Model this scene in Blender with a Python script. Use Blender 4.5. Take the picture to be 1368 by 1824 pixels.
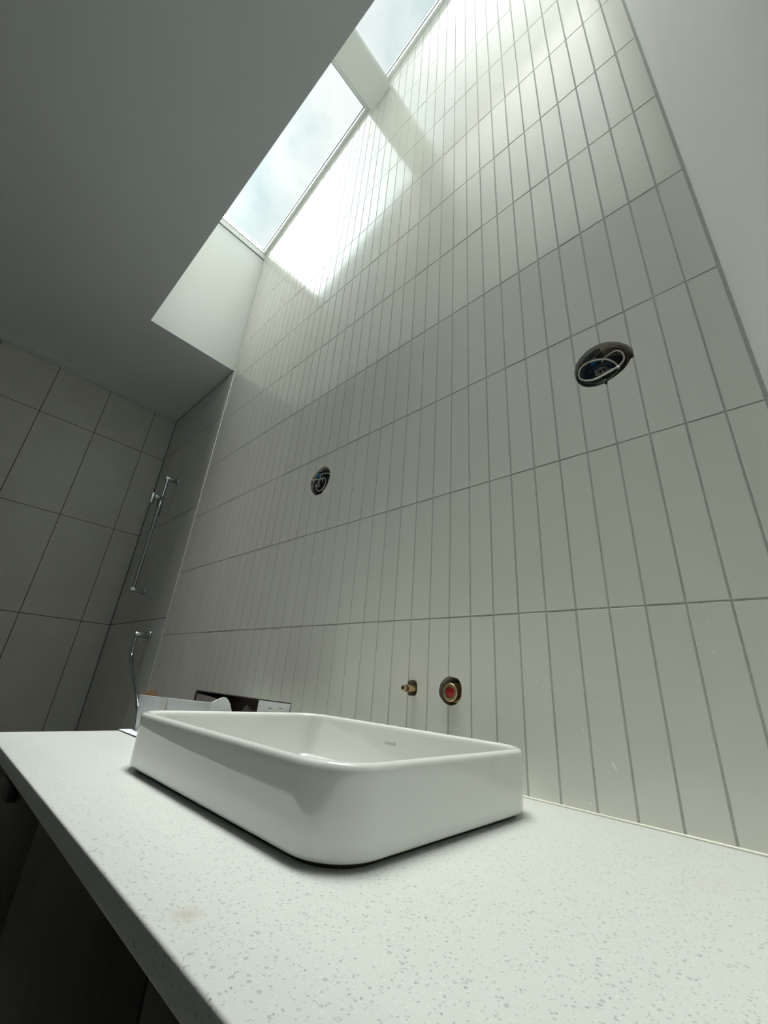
import bpy, bmesh, math, random
from mathutils import Vector, Matrix

random.seed(7)
for o in list(bpy.data.objects):
    bpy.data.objects.remove(o, do_unlink=True)
S = bpy.context.scene
C = S.collection

# ------------------------------------------------------------------ camera
# rows: camera right, image down, forward, in world axes (x along tiled wall, -y into room, z up)
RM = Matrix(((0.73133628, 0.67802342, 0.07369861),
             (-0.21729111, 0.33406854, -0.91716017),
             (-0.64647646, 0.65473846, 0.39164491)))
CAM = Vector((-0.06493, -0.76495, -0.15128))
FPX = 730.2
cd = bpy.data.cameras.new('camera')
cam = bpy.data.objects.new('camera', cd)
C.objects.link(cam)
cd.sensor_fit = 'VERTICAL'
cd.sensor_height = 36.0
cd.lens = 36.0 * FPX / 1824.0
cd.clip_start = 0.01
mw = Matrix((RM[0], -RM[1], -RM[2])).transposed().to_4x4()
mw.translation = CAM
cam.matrix_world = mw
S.camera = cam


def px(x, y, z):
    c = RM @ (Vector((x, y, z)) - CAM)
    if c.z < 0.01:
        return None
    return 684 + FPX * c.x / c.z, 912 + FPX * c.y / c.z


# ------------------------------------------------------------------ sky and sun
SKY = 0.94
SUN = 17.0
w = bpy.data.worlds.new('overcast_sky')
S.world = w
w.use_nodes = True
nt = w.node_tree
for n in list(nt.nodes):
    nt.nodes.remove(n)
out = nt.nodes.new('ShaderNodeOutputWorld')
bg = nt.nodes.new('ShaderNodeBackground')
tc = nt.nodes.new('ShaderNodeTexCoord')
mp = nt.nodes.new('ShaderNodeMapping')
mp.inputs['Scale'].default_value = (3.2, 3.2, 4.5)
nz = nt.nodes.new('ShaderNodeTexNoise')
nz.inputs['Scale'].default_value = 1.6
nz.inputs['Detail'].default_value = 7
nz.inputs['Roughness'].default_value = 0.52
nz.inputs['Distortion'].default_value = 0.35
cr = nt.nodes.new('ShaderNodeValToRGB')
cr.color_ramp.elements[0].position = 0.34
cr.color_ramp.elements[0].color = (0.62, 0.76, 0.78, 1)
cr.color_ramp.elements[1].position = 0.60
cr.color_ramp.elements[1].color = (1.08, 1.08, 1.08, 1)
nt.links.new(tc.outputs['Generated'], mp.inputs['Vector'])
nt.links.new(mp.outputs['Vector'], nz.inputs['Vector'])
nt.links.new(nz.outputs['Fac'], cr.inputs['Fac'])
nt.links.new(cr.outputs['Color'], bg.inputs['Color'])
bg.inputs['Strength'].default_value = SKY
# brighter cloud patch added apart from the sun lamp, for the tiles to mirror
GLOW, GW = 8.0, 12.0
dt = nt.nodes.new('ShaderNodeVectorMath')
dt.operation = 'DOT_PRODUCT'
dt.inputs[1].default_value = Vector((-0.56, -0.26, 0.79)).normalized()
nt.links.new(tc.outputs['Generated'], dt.inputs[0])


def wmath(op, a, b=None):
    n = nt.nodes.new('ShaderNodeMath')
    n.operation = op
    for i, v in enumerate((a, b)):
        if v is None:
            continue
        if hasattr(v, 'node'):
            nt.links.new(v, n.inputs[i])
        else:
            n.inputs[i].default_value = v
    return n.outputs[0]


q = wmath('SUBTRACT', dt.outputs['Value'], 1.0)
q = wmath('MULTIPLY', q, 2.0 / math.radians(GW) ** 2)
q = wmath('EXPONENT', q)
q = wmath('MULTIPLY', q, GLOW)
q = wmath('ADD', q, 1.0)
q = wmath('MULTIPLY', q, SKY)
nt.links.new(q, bg.inputs['Strength'])
nt.links.new(bg.outputs['Background'], out.inputs['Surface'])

sd = bpy.data.lights.new('sun', 'SUN')
sd.energy = SUN
sd.angle = math.radians(28)          # sun spread by the thick cloud
sd.color = (1.0, 0.972, 0.935)
sun = bpy.data.objects.new('sun', sd)
C.objects.link(sun)
sun.location = (-1.6, -0.5, 6)
sun.rotation_euler = Vector((-0.06, 0.045, 1.0)).to_track_quat('Z', 'Y').to_euler()

S.view_settings.view_transform = 'Standard'
S.view_settings.look = 'None'
S.view_settings.exposure = 0.0
S.view_settings.gamma = 1.0
S.view_settings.use_curve_mapping = False


# ------------------------------------------------------------------ materials
def mat(name, col, rough=0.5, metal=0.0, **kw):
    m = bpy.data.materials.new(name)
    m.use_nodes = True
    b = m.node_tree.nodes['Principled BSDF']
    b.inputs['Base Color'].default_value = (*col, 1)
    b.inputs['Roughness'].default_value = rough
    b.inputs['Metallic'].default_value = metal
    for k, v in kw.items():
        b.inputs[k.replace('_', ' ')].default_value = v
    return m


def noise_mat(name, c1, c2, scale, rough=0.5, bump=0.0, metal=0.0, detail=4, bscale=None, stretch=None, coat=0, coat_r=0.1, spread=0.12):
    m = mat(name, c1, rough, metal)
    t = m.node_tree
    b = t.nodes['Principled BSDF']
    co = t.nodes.new('ShaderNodeTexCoord')
    g = t.nodes.new('ShaderNodeMapping')
    if stretch:
        g.inputs['Scale'].default_value = stretch
    t.links.new(co.outputs['Object'], g.inputs['Vector'])
    n = t.nodes.new('ShaderNodeTexNoise')
    n.inputs['Scale'].default_value = scale
    n.inputs['Detail'].default_value = detail
    t.links.new(g.outputs['Vector'], n.inputs['Vector'])
    r = t.nodes.new('ShaderNodeValToRGB')
    r.color_ramp.elements[0].position = 0.5 - spread
    r.color_ramp.elements[1].position = 0.5 + spread
    r.color_ramp.elements[0].color = (*c1, 1)
    r.color_ramp.elements[1].color = (*c2, 1)
    t.links.new(n.outputs['Fac'], r.inputs['Fac'])
    t.links.new(r.outputs['Color'], b.inputs['Base Color'])
    if coat:
        b.inputs['Coat Weight'].default_value = coat
        b.inputs['Coat Roughness'].default_value = coat_r
    if bump:
        n2 = t.nodes.new('ShaderNodeTexNoise')
        n2.inputs['Scale'].default_value = bscale or scale * 4
        n2.inputs['Detail'].default_value = 3
        t.links.new(g.outputs['Vector'], n2.inputs['Vector'])
        bp = t.nodes.new('ShaderNodeBump')
        bp.inputs['Strength'].default_value = bump
        bp.inputs['Distance'].default_value = 0.002
        t.links.new(n2.outputs['Fac'], bp.inputs['Height'])
        t.links.new(bp.outputs['Normal'], b.inputs['Normal'])
    return m


def math_node(t, op, a, bval=None, clamp=False):
    n = t.nodes.new('ShaderNodeMath')
    n.operation = op
    n.use_clamp = clamp
    if hasattr(a, 'node'):
        t.links.new(a, n.inputs[0])
    else:
        n.inputs[0].default_value = a
    if bval is not None:
        if hasattr(bval, 'node'):
            t.links.new(bval, n.inputs[1])
        else:
            n.inputs[1].default_value = bval
    return n.outputs[0]


def mixc(t, fac, a, b):
    n = t.nodes.new('ShaderNodeMix')
    n.data_type = 'RGBA'
    t.links.new(fac, n.inputs[0])
    for s, v in ((6, a), (7, b)):
        if hasattr(v, 'node'):
            t.links.new(v, n.inputs[s])
        else:
            n.inputs[s].default_value = (*v, 1)
    return n.outputs[2]


def quartz():
    m = mat('quartz', (0.60, 0.618, 0.59), 0.32)
    t = m.node_tree
    b = t.nodes['Principled BSDF']
    co = t.nodes.new('ShaderNodeTexCoord')
    vec = co.outputs['Object']
    dn = t.nodes.new('ShaderNodeTexNoise')
    dn.inputs['Scale'].default_value = 900
    t.links.new(vec, dn.inputs['Vector'])
    mx = t.nodes.new('ShaderNodeMix')
    mx.data_type = 'VECTOR'
    mx.inputs[0].default_value = 0.0030
    t.links.new(vec, mx.inputs[4])
    t.links.new(dn.outputs['Color'], mx.inputs[5])
    col = (0.60, 0.618, 0.59)
    prev = None
    for sc, thr, keep, c in ((210, 0.32, 0.26, (0.42, 0.45, 0.43)), (430, 0.36, 0.34, (0.40, 0.43, 0.41)), (330, 0.30, 0.16, (0.29, 0.32, 0.30)), (130, 0.13, 0.05, (0.20, 0.22, 0.21)), (800, 0.4, 0.25, (0.70, 0.72, 0.69))):
        v = t.nodes.new('ShaderNodeTexVoronoi')
        v.inputs['Scale'].default_value = sc
        t.links.new(mx.outputs[1], v.inputs['Vector'])
        sep = t.nodes.new('ShaderNodeSeparateColor')
        t.links.new(v.outputs['Color'], sep.inputs[0])
        k = math_node(t, 'LESS_THAN', sep.outputs[0], keep)
        rad = math_node(t, 'MULTIPLY', sep.outputs[1], thr)
        rad = math_node(t, 'ADD', rad, thr * 0.35)
        d = math_node(t, 'SUBTRACT', rad, v.outputs['Distance'])
        d = math_node(t, 'MULTIPLY', d, 9, True)
        f = math_node(t, 'MULTIPLY', d, k)
        prev = mixc(t, f, prev if prev else col, c)
    # faint brown stain left on the stone
    def stain(cx, cy, r, c, amt, prev):
        s = t.nodes.new('ShaderNodeVectorMath')
        s.operation = 'DISTANCE'
        s.inputs[1].default_value = (cx, cy, 0)
        flat = t.nodes.new('ShaderNodeVectorMath')
        flat.operation = 'MULTIPLY'
        flat.inputs[1].default_value = (1, 1, 0)
        t.links.new(vec, flat.inputs[0])
        t.links.new(flat.outputs[0], s.inputs[0])
        sn = t.nodes.new('ShaderNodeTexNoise')
        sn.inputs['Scale'].default_value = 130
        t.links.new(vec, sn.inputs['Vector'])
        q = math_node(t, 'DIVIDE', s.outputs['Value'], r)
        q = math_node(t, 'SUBTRACT', 1.0, q, True)
        q = math_node(t, 'MULTIPLY', q, sn.outputs['Fac'])
        q = math_node(t, 'MULTIPLY', q, amt, True)
        return mixc(t, q, prev, c)
    prev = stain(-0.402, -0.582, 0.014, (0.45, 0.36, 0.28), 0.9, prev)
    prev = stain(-0.165, -0.170, 0.02, (0.60, 0.56, 0.42), 0.5, prev)
    t.links.new(prev, b.inputs['Base Color'])
    return m


def tile_mat():
    m = mat('glazed_finger_tile', (0.40, 0.40, 0.36), 0.12, IOR=1.62)
    t = m.node_tree
    b = t.nodes['Principled BSDF']
    co = t.nodes.new('ShaderNodeNewGeometry')
    vec = co.outputs['Position']
    rnd = t.nodes.new('ShaderNodeNewGeometry').outputs['Random Per Island']
    oi = t.nodes.new('ShaderNodeObjectInfo').outputs['Random']
    r = math_node(t, 'FRACT', math_node(t, 'ADD', rnd, oi))
    base = mixc(t, r, (0.77, 0.76, 0.70), (0.80, 0.79, 0.73))
    # dried grout splashes, thin white flecks near the worktop
    v = t.nodes.new('ShaderNodeTexVoronoi')
    v.voronoi_dimensions = '2D'
    v.inputs['Scale'].default_value = 42
    sx = t.nodes.new('ShaderNodeSeparateXYZ')
    cx_ = t.nodes.new('ShaderNodeCombineXYZ')
    t.links.new(vec, sx.inputs[0])
    t.links.new(sx.outputs[0], cx_.inputs[0])
    t.links.new(sx.outputs[2], cx_.inputs[1])
    t.links.new(cx_.outputs[0], v.inputs['Vector'])
    sep = t.nodes.new('ShaderNodeSeparateColor')
    t.links.new(v.outputs['Color'], sep.inputs[0])
    k = math_node(t, 'LESS_THAN', sep.outputs[0], 0.07)
    rad = math_node(t, 'ADD', math_node(t, 'MULTIPLY', sep.outputs[1], 0.035), 0.025)
    d = math_node(t, 'MULTIPLY', math_node(t, 'SUBTRACT', rad, v.outputs['Distance']), 60, True)
    f = math_node(t, 'MULTIPLY', d, k)
    base = mixc(t, f, base, (0.98, 0.98, 0.95))
    t.links.new(base, b.inputs['Base Color'])
    n = t.nodes.new('ShaderNodeTexNoise')
    n.inputs['Scale'].default_value = 14
    n.inputs['Detail'].default_value = 2
    t.links.new(vec, n.inputs['Vector'])
    bp = t.nodes.new('ShaderNodeBump')
    bp.inputs['Strength'].default_value = 0.10
    bp.inputs['Distance'].default_value = 0.002
    t.links.new(n.outputs['Fac'], bp.inputs['Height'])
    t.links.new(bp.outputs['Normal'], b.inputs['Normal'])
    return m


def glass_mat(name='skylight_glass'):
    m = bpy.data.materials.new(name)
    m.use_nodes = True
    t = m.node_tree
    for n in list(t.nodes):
        t.nodes.remove(n)
    o = t.nodes.new('ShaderNodeOutputMaterial')
    tr = t.nodes.new('ShaderNodeBsdfTransparent')
    tr.inputs['Color'].default_value = (0.95, 0.985, 0.975, 1)
    gl = t.nodes.new('ShaderNodeBsdfGlossy')
    gl.inputs['Roughness'].default_value = 0.02
    fr = t.nodes.new('ShaderNodeFresnel')
    fr.inputs['IOR'].default_value = 1.3
    mx = t.nodes.new('ShaderNodeMixShader')
    t.links.new(fr.outputs[0], mx.inputs[0])
    t.links.new(tr.outputs[0], mx.inputs[1])
    t.links.new(gl.outputs[0], mx.inputs[2])
    t.links.new(mx.outputs[0], o.inputs['Surface'])
    return m


M = {
    'quartz': quartz(),
    'tile': tile_mat(),
    'grout': noise_mat('grey_grout', (0.46, 0.47, 0.44), (0.53, 0.54, 0.51), 60, 0.85, 0.3, bscale=300),
    'dark_grout': noise_mat('dark_grout', (0.02, 0.02, 0.019), (0.035, 0.035, 0.033), 60, 0.85),
    'big_tile': noise_mat('matt_porcelain', (0.68, 0.67, 0.62), (0.72, 0.71, 0.66), 6, 0.34, 0.06, bscale=120),
    'paint': noise_mat('white_wall_paint', (0.72, 0.735, 0.715), (0.74, 0.755, 0.735), 3, 0.55, 0.05, bscale=220),
    'ceiling': noise_mat('ceiling_paint', (0.83, 0.88, 0.92), (0.85, 0.90, 0.94), 3, 0.7, 0.05, bscale=220),
    'reveal': mat('skylight_white', (0.84, 0.87, 0.845), 0.4),
    'frame': mat('painted_white_frame', (0.88, 0.91, 0.90), 0.3),
    'gasket': mat('grey_gasket', (0.12, 0.13, 0.14), 0.6),
    'glass': glass_mat(),
    'board': noise_mat('cement_board', (0.46, 0.41, 0.34), (0.60, 0.55, 0.47), 40, 0.95, 0.5),
    'floor': noise_mat('pale_floor_screed', (0.26, 0.26, 0.25), (0.31, 0.31, 0.30), 5, 0.4),
    'ceramic': mat('vitreous_china', (0.67, 0.68, 0.645), 0.025, IOR=2.0),
    'shaded_gap': mat('shaded_silicone_gap', (0.035, 0.028, 0.015), 0.8),  # brown silicone with the shade under the bowl put into its colour
    'chrome': mat('chrome', (0.50, 0.53, 0.56), 0.09, 1.0),
    'alu': mat('white_edge_trim', (0.93, 0.94, 0.92), 0.35),
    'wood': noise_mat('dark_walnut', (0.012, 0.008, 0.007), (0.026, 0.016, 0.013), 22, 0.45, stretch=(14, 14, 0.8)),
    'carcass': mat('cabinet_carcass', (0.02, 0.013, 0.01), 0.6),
    'black': mat('black_metal', (0.01, 0.01, 0.01), 0.4),
    'card': noise_mat('white_carton', (0.70, 0.72, 0.76), (0.74, 0.76, 0.79), 30, 0.6),
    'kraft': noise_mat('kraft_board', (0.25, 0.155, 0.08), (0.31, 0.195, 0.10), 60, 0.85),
    'kraft_shaded': noise_mat('shaded_board_inside', (0.045, 0.030, 0.026), (0.06, 0.04, 0.035), 60, 0.9),  # kraft brown darkened, shade of the box interior put into the colour
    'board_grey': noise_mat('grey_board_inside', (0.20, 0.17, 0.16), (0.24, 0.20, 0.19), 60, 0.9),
    'tape': mat('clear_tape', (0.78, 0.79, 0.76), 0.25),
    'label': mat('paper_label', (0.80, 0.81, 0.78), 0.6),
    'ink': mat('black_print', (0.03, 0.03, 0.035), 0.6),
    'grey_ink': mat('grey_print', (0.30, 0.32, 0.31), 0.4),
    'poly': mat('crumpled_plastic', (0.32, 0.31, 0.30), 0.2),
    'box_metal': noise_mat('galvanised_box', (0.12, 0.15, 0.155), (0.17, 0.20, 0.205), 60, 0.4, metal=0.3),
    'cable': mat('white_cable', (0.74, 0.73, 0.66), 0.4),
    'copper': mat('bare_copper', (0.55, 0.32, 0.22), 0.35, 0.8),
    'brown_wire': mat('brown_wire', (0.09, 0.05, 0.045), 0.5),
    'blue': mat('blue_plastic', (0.012, 0.13, 0.33), 0.35),
    'navy': mat('navy_plastic', (0.015, 0.035, 0.075), 0.4),
    'steel': mat('zinc_screw', (0.5, 0.5, 0.48), 0.35, 1.0),
    'brass': mat('brass', (0.62, 0.47, 0.26), 0.28, 1.0),
    'red': mat('red_cap', (0.45, 0.012, 0.02), 0.35),
    'oring': mat('rubber_ring', (0.09, 0.02, 0.02), 0.5),
    'sealant': mat('cream_sealant', (0.66, 0.64, 0.56), 0.4),
    'plaster': noise_mat('plaster_speck', (0.93, 0.93, 0.90), (0.97, 0.97, 0.94), 200, 0.9),
}


# ------------------------------------------------------------------ helpers
def link(name, me, m=None, parent=None, kind=None):
    o = bpy.data.objects.new(name, me)
    C.objects.link(o)
    if m is not None and me is not None and not me.materials:
        me.materials.append(M[m])
    if parent is not None:
        o.parent = parent
        o.matrix_parent_inverse = Matrix()
        if parent.parent is None:
            o.location = -parent.location
        else:
            o.location = (0, 0, 0)
    if kind:
        o['kind'] = kind
    return o


def tag(o, label, cat, group=None):
    o['label'] = label
    o['category'] = cat
    if group:
        o['group'] = group
    return o


def thing(name, label, cat, loc=(0, 0, 0), group=None):
    o = bpy.data.objects.new(name, None)
    o.empty_display_size = 0.05
    C.objects.link(o)
    o.location = loc
    return tag(o, label, cat, group)


def me_from(name, verts, faces, smooth=False):
    me = bpy.data.meshes.new(name)
    me.from_pydata([tuple(v) for v in verts], [], faces)
    bm = bmesh.new()
    bm.from_mesh(me)
    bmesh.ops.recalc_face_normals(bm, faces=bm.faces)
    bm.to_mesh(me)
    bm.free()
    if smooth:
        for p in me.polygons:
            p.use_smooth = True
    return me


def smooth_by_angle(me, deg=35):
    for p in me.polygons:
        p.use_smooth = True
    try:
        me.set_sharp_from_angle(angle=math.radians(deg))
    except Exception:
        pass
    return me


def box_me(name, x0, x1, y0, y1, z0, z1, bevel=0.0, seg=2):
    bm = bmesh.new()
    bmesh.ops.create_cube(bm, size=1)
    for v in bm.verts:
        v.co = Vector((x0 if v.co.x < 0 else x1, y0 if v.co.y < 0 else y1, z0 if v.co.z < 0 else z1))
    if bevel:
        bmesh.ops.bevel(bm, geom=bm.edges[:], offset=bevel, segments=seg, profile=0.5, affect='EDGES')
    me = bpy.data.meshes.new(name)
    bm.to_mesh(me)
    bm.free()
    if bevel:
        smooth_by_angle(me)
    return me


def box(name, x0, x1, y0, y1, z0, z1, m, parent=None, bevel=0.0, kind=None, seg=2):
    return link(name, box_me(name, x0, x1, y0, y1, z0, z1, bevel, seg), m, parent, kind)


def cyl_me(name, p0, p1, r0, r1=None, seg=32, bevel=0.0, prof=None):
    """lathe from p0 to p1; prof = list of (t along axis in metres, radius)"""
    p0, p1 = Vector(p0), Vector(p1)
    ax = (p1 - p0)
    L = ax.length
    ax.normalize()
    a = ax.orthogonal().normalized()
    b = ax.cross(a)
    if r1 is None:
        r1 = r0
    if prof is None:
        if bevel:
            prof = [(0, r0 - bevel), (bevel * 0.3, r0 - bevel * 0.3), (bevel, r0), (L - bevel, r1), (L - bevel * 0.3, r1 - bevel * 0.3), (L, r1 - bevel)]
        else:
            prof = [(0, r0), (L, r1)]
    vs, fs = [], []
    for t, r in prof:
        for i in range(seg):
            th = 2 * math.pi * i / seg
            vs.append(p0 + ax * t + (a * math.cos(th) + b * math.sin(th)) * r)
    for k in range(len(prof) - 1):
        for i in range(seg):
            j = (i + 1) % seg
            fs.append((k * seg + i, k * seg + j, (k + 1) * seg + j, (k + 1) * seg + i))
    fs.append(tuple(range(seg))[::-1])
    fs.append(tuple((len(prof) - 1) * seg + i for i in range(seg)))
    me = me_from(name, vs, fs)
    return smooth_by_angle(me, 40)


def cyl(name, p0, p1, r, m, parent=None, **k):
    return link(name, cyl_me(name, p0, p1, r, **k), m, parent)


def catmull(P, n=8):
    P = [Vector(p) for p in P]
    Q = [P[0] * 2 - P[1]] + P + [P[-1] * 2 - P[-2]]
    r = []
    for i in range(1, len(Q) - 2):
        for k in range(n):
            t = k / n
            a, b, c, d = Q[i - 1], Q[i], Q[i + 1], Q[i + 2]
            r.append(0.5 * ((2 * b) + (c - a) * t + (2 * a - 5 * b + 4 * c - d) * t * t + (3 * b - a - 3 * c + d) * t ** 3))
    r.append(P[-1])
    return r


def tube_me(name, P, r, seg=10, n=6, ridge=0.0):
    P = catmull(P, n)
    vs, fs = [], []
    up = Vector((0, 0, 1))
    prev = None
    for i, p in enumerate(P):
        t = (P[min(i + 1, len(P) - 1)] - P[max(i - 1, 0)]).normalized()
        if prev is None:
            a = t.orthogonal().normalized()
        else:
            a = (prev - t * prev.dot(t)).normalized()
        prev = a
        b = t.cross(a)
        rr = r + (ridge if i % 2 else 0)
        for k in range(seg):
            th = 2 * math.pi * k / seg
            vs.append(p + (a * math.cos(th) + b * math.sin(th)) * rr)
    for i in range(len(P) - 1):
        for k in range(seg):
            j = (k + 1) % seg
            fs.append((i * seg + k, i * seg + j, (i + 1) * seg + j, (i + 1) * seg + k))
    fs.append(tuple(range(seg))[::-1])
    fs.append(tuple((len(P) - 1) * seg + i for i in range(seg)))
    return me_from(name, vs, fs, True)


def tube(name, P, r, m, parent=None, **k):
    return link(name, tube_me(name, P, r, **k), m, parent)


def prism_xz(name, poly, y0, y1, ch=0.0):
    """polygon in xz; front face at y0 (towards the room), back at y1, chamfer on the front"""
    n = len(poly)
    cx = sum(p[0] for p in poly) / n
    cz = sum(p[1] for p in poly) / n
    vs, fs = [], []
    if ch:
        # inset by edge offset (convex polygons)
        ins = []
        area = sum(poly[i][0] * poly[(i + 1) % n][1] - poly[(i + 1) % n][0] * poly[i][1] for i in range(n))
        sg = 1 if area > 0 else -1
        lines = []
        for i in range(n):
            a, b = Vector(poly[i]), Vector(poly[(i + 1) % n])
            d = (b - a).normalized()
            nn = Vector((-d.y, d.x)) * sg
            lines.append((a + nn * ch, d))
        for i in range(n):
            (p, d), (q, e) = lines[i - 1], lines[i]
            den = d.x * e.y - d.y * e.x
            if abs(den) < 1e-9:
                ins.append(q)
            else:
                s = ((q.x - p.x) * e.y - (q.y - p.y) * e.x) / den
                ins.append(p + d * s)
        rings = [[(v.x, y0, v.y) for v in ins], [(p[0], y0 + ch * 1.3, p[1]) for p in poly], [(p[0], y1, p[1]) for p in poly]]
    else:
        rings = [[(p[0], y0, p[1]) for p in poly], [(p[0], y1, p[1]) for p in poly]]
    for r in rings:
        vs += r
    for k in range(len(rings) - 1):
        for i in range(n):
            j = (i + 1) % n
            fs.append((k * n + i, k * n + j, (k + 1) * n + j, (k + 1) * n + i))
    fs.append(tuple(range(n)))
    fs.append(tuple((len(rings) - 1) * n + i for i in range(n)))
    me = me_from(name, vs, fs)
    return me


def bool_cut(me, cutters):
    o = bpy.data.objects.new('tmp', me)
    C.objects.link(o)
    tmp = []
    for c in cutters:
        k = bpy.data.objects.new('tmpc', c)
        C.objects.link(k)
        tmp.append(k)
        md = o.modifiers.new('b', 'BOOLEAN')
        md.operation = 'DIFFERENCE'
        md.solver = 'EXACT'
        md.object = k
    dg = bpy.context.evaluated_depsgraph_get()
    dg.update()
    r = bpy.data.meshes.new_from_object(o.evaluated_get(dg))
    for k in tmp:
        bpy.data.objects.remove(k, do_unlink=True)
    bpy.data.objects.remove(o, do_unlink=True)
    return r


# ------------------------------------------------------------------ key dimensions
U, RHO = 0.054, 0.305524          # tile pitch across and up
ZC = -0.3026                      # worktop surface
ZF = -1.17                        # floor
CEIL = 1.64
XL = -3.175                       # far shower wall
XT = -2.2475                      # where shower tile meets finger tile
XE = -2.276                       # end wall of the skylight shaft
YS = -0.5055                      # front of the shaft
SL = 0.363
TH = math.atan(SL)
OX, OZ = -2.276, 2.741            # slope origin on the wall


def zroof(x):
    return OZ + SL * (x - OX)


HOLE1 = [(-0.2698, 0.526), (-0.2590, 0.5395), (-0.2448, 0.5503), (-0.2310, 0.5550), (-0.2150, 0.5553), (-0.2030, 0.5520), (-0.1922, 0.5457),
         (-0.1800, 0.5365), (-0.1690, 0.5230), (-0.1608, 0.5060), (-0.1606, 0.4870), (-0.1672, 0.4838), (-0.1730, 0.4750), (-0.1802, 0.4674),
         (-0.1900, 0.4610), (-0.201, 0.4561), (-0.2135, 0.4525), (-0.2150, 0.4465), (-0.2185, 0.4470), (-0.2200, 0.4505), (-0.234, 0.4505), (-0.2502, 0.4557),
         (-0.2620, 0.4660), (-0.2690, 0.4775), (-0.2726, 0.4884), (-0.2735, 0.5082)]
HOLE2 = [(-1.2051, 0.4957), (-1.2072, 0.5236), (-1.1990, 0.5370), (-1.1850, 0.5480), (-1.1647, 0.5575), (-1.148, 0.5605), (-1.1433, 0.5644), (-1.1390, 0.5594),
         (-1.1240, 0.5540), (-1.1080, 0.5400), (-1.0995, 0.5230), (-1.0983, 0.5082), (-1.1000, 0.4930), (-1.1070, 0.4770), (-1.1180, 0.4630), (-1.1260, 0.4580),
         (-1.1318, 0.4510), (-1.1450, 0.4500), (-1.1589, 0.4508), (-1.1760, 0.4550), (-1.1900, 0.4650), (-1.2000, 0.4790)]
HOLE3 = [(-0.7030, -0.1350), (-0.6940, -0.1318), (-0.6844, -0.1316), (-0.6779, -0.1351), (-0.6752, -0.1450), (-0.6754, -0.1559), (-0.6794, -0.1635), (-0.6920, -0.1648), (-0.7030, -0.1640), (-0.7048, -0.1501)]
HOLE4 = [(-0.5985, -0.1225), (-0.5890, -0.1208), (-0.5794, -0.1221), (-0.5700, -0.1250), (-0.5640, -0.1320), (-0.5612, -0.1400), (-0.5616, -0.1489), (-0.5622, -0.1570), (-0.565, -0.1627),
         (-0.5690, -0.1675), (-0.5755, -0.1729), (-0.5860, -0.1762), (-0.5968, -0.1746), (-0.6060, -0.1705), (-0.6117, -0.166), (-0.6165, -0.1580), (-0.6178, -0.1495), (-0.6143, -0.1365), (-0.6070, -0.1280)]
HOLES = [HOLE1, HOLE2, HOLE3, HOLE4]


def cutters(y0=-0.02, y1=0.2, idx=range(4), grow=1.0):
    r = []
    for i in idx:
        h = HOLES[i]
        cx = sum(p[0] for p in h) / len(h)
        cz = sum(p[1] for p in h) / len(h)
        r.append(prism_xz('cut', [(cx + (p[0] - cx) * grow, cz + (p[1] - cz) * grow) for p in h], y0, y1))
    return r


# ------------------------------------------------------------------ room shell
ZT = 3.75
YB = -2.45
box('floor', XL - 0.1, 0.1, YB - 0.1, 0.12, ZF - 0.1, ZF, 'floor', kind='structure')

# ceiling: an L around the skylight opening
def poly_xy(name, poly, z0, z1):
    n = len(poly)
    vs = [(x, y, z0) for x, y in poly] + [(x, y, z1) for x, y in poly]
    fs = [tuple(range(n)), tuple(range(n, 2 * n))] + [(i, (i + 1) % n, n + (i + 1) % n, n + i) for i in range(n)]
    return me_from(name, vs, fs)


ceil = link('ceiling', poly_xy('ceiling', [(XL - 0.1, YB - 0.1), (0.1, YB - 0.1), (0.1, YS), (XE, YS), (XE, 0.12), (XL - 0.1, 0.12)], CEIL, CEIL + 0.012), 'ceiling', kind='structure')
# narrow bead strip where the ceiling meets the far shower wall
box('trim_1', XL, XL + 0.075, YB, -0.012, CEIL - 0.003, CEIL, 'ceiling', kind='structure', bevel=0.0015)


def slope_wall(name, x0, x1, y0, y1, zb, m, lift=0.0):
    vs = []
    for x in (x0, x1):
        for y in (y0, y1):
            vs += [(x, y, zb), (x, y, zroof(x) + lift)]
    fs = [(0, 1, 3, 2), (4, 5, 7, 6), (0, 1, 5, 4), (2, 3, 7, 6), (1, 3, 7, 5), (0, 2, 6, 4)]
    return link(name, me_from(name, vs, fs), m, kind='structure')


box('wall_right', 0.0, 0.1, YB - 0.1, 0.12, ZF, 4.1, 'paint', kind='structure')
box('wall_front', XL - 0.1, 0.1, YB - 0.1, YB, ZF, CEIL + 0.1, 'paint', kind='structure')
slope_wall('wall_shaft_front', XE, 0.0, YS - 0.09, YS, CEIL + 0.012, 'reveal', 0.05)
box('wall_shaft_end', XE - 0.09, XE, YS - 0.09, 0.12, CEIL + 0.012, 2.68, 'reveal', kind='structure')

# rear wall body with the holes knocked through
wb = prism_xz('wall_back', [(XT - 0.03, ZF), (0.1, ZF), (0.1, zroof(0.1)), (XE, zroof(XE)), (XE, CEIL), (XT - 0.03, CEIL)], 0.008, 0.12)
wall_back = link('wall_back', bool_cut(wb, cutters(grow=1.0)), 'board', kind='structure')
gb = prism_xz('grout_bed', [(XT, ZF), (0.0, ZF), (0.0, zroof(0.0) - 0.003), (XE + 0.001, zroof(XE) - 0.003), (XE + 0.001, CEIL + 0.013), (XT, CEIL + 0.013)], 0.0013, 0.008)
link('grout_bed', bool_cut(gb, cutters()), 'grout', wall_back)

# ------------------------------------------------------------------ finger tiles
G = 0.0030
tiles = []


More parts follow.
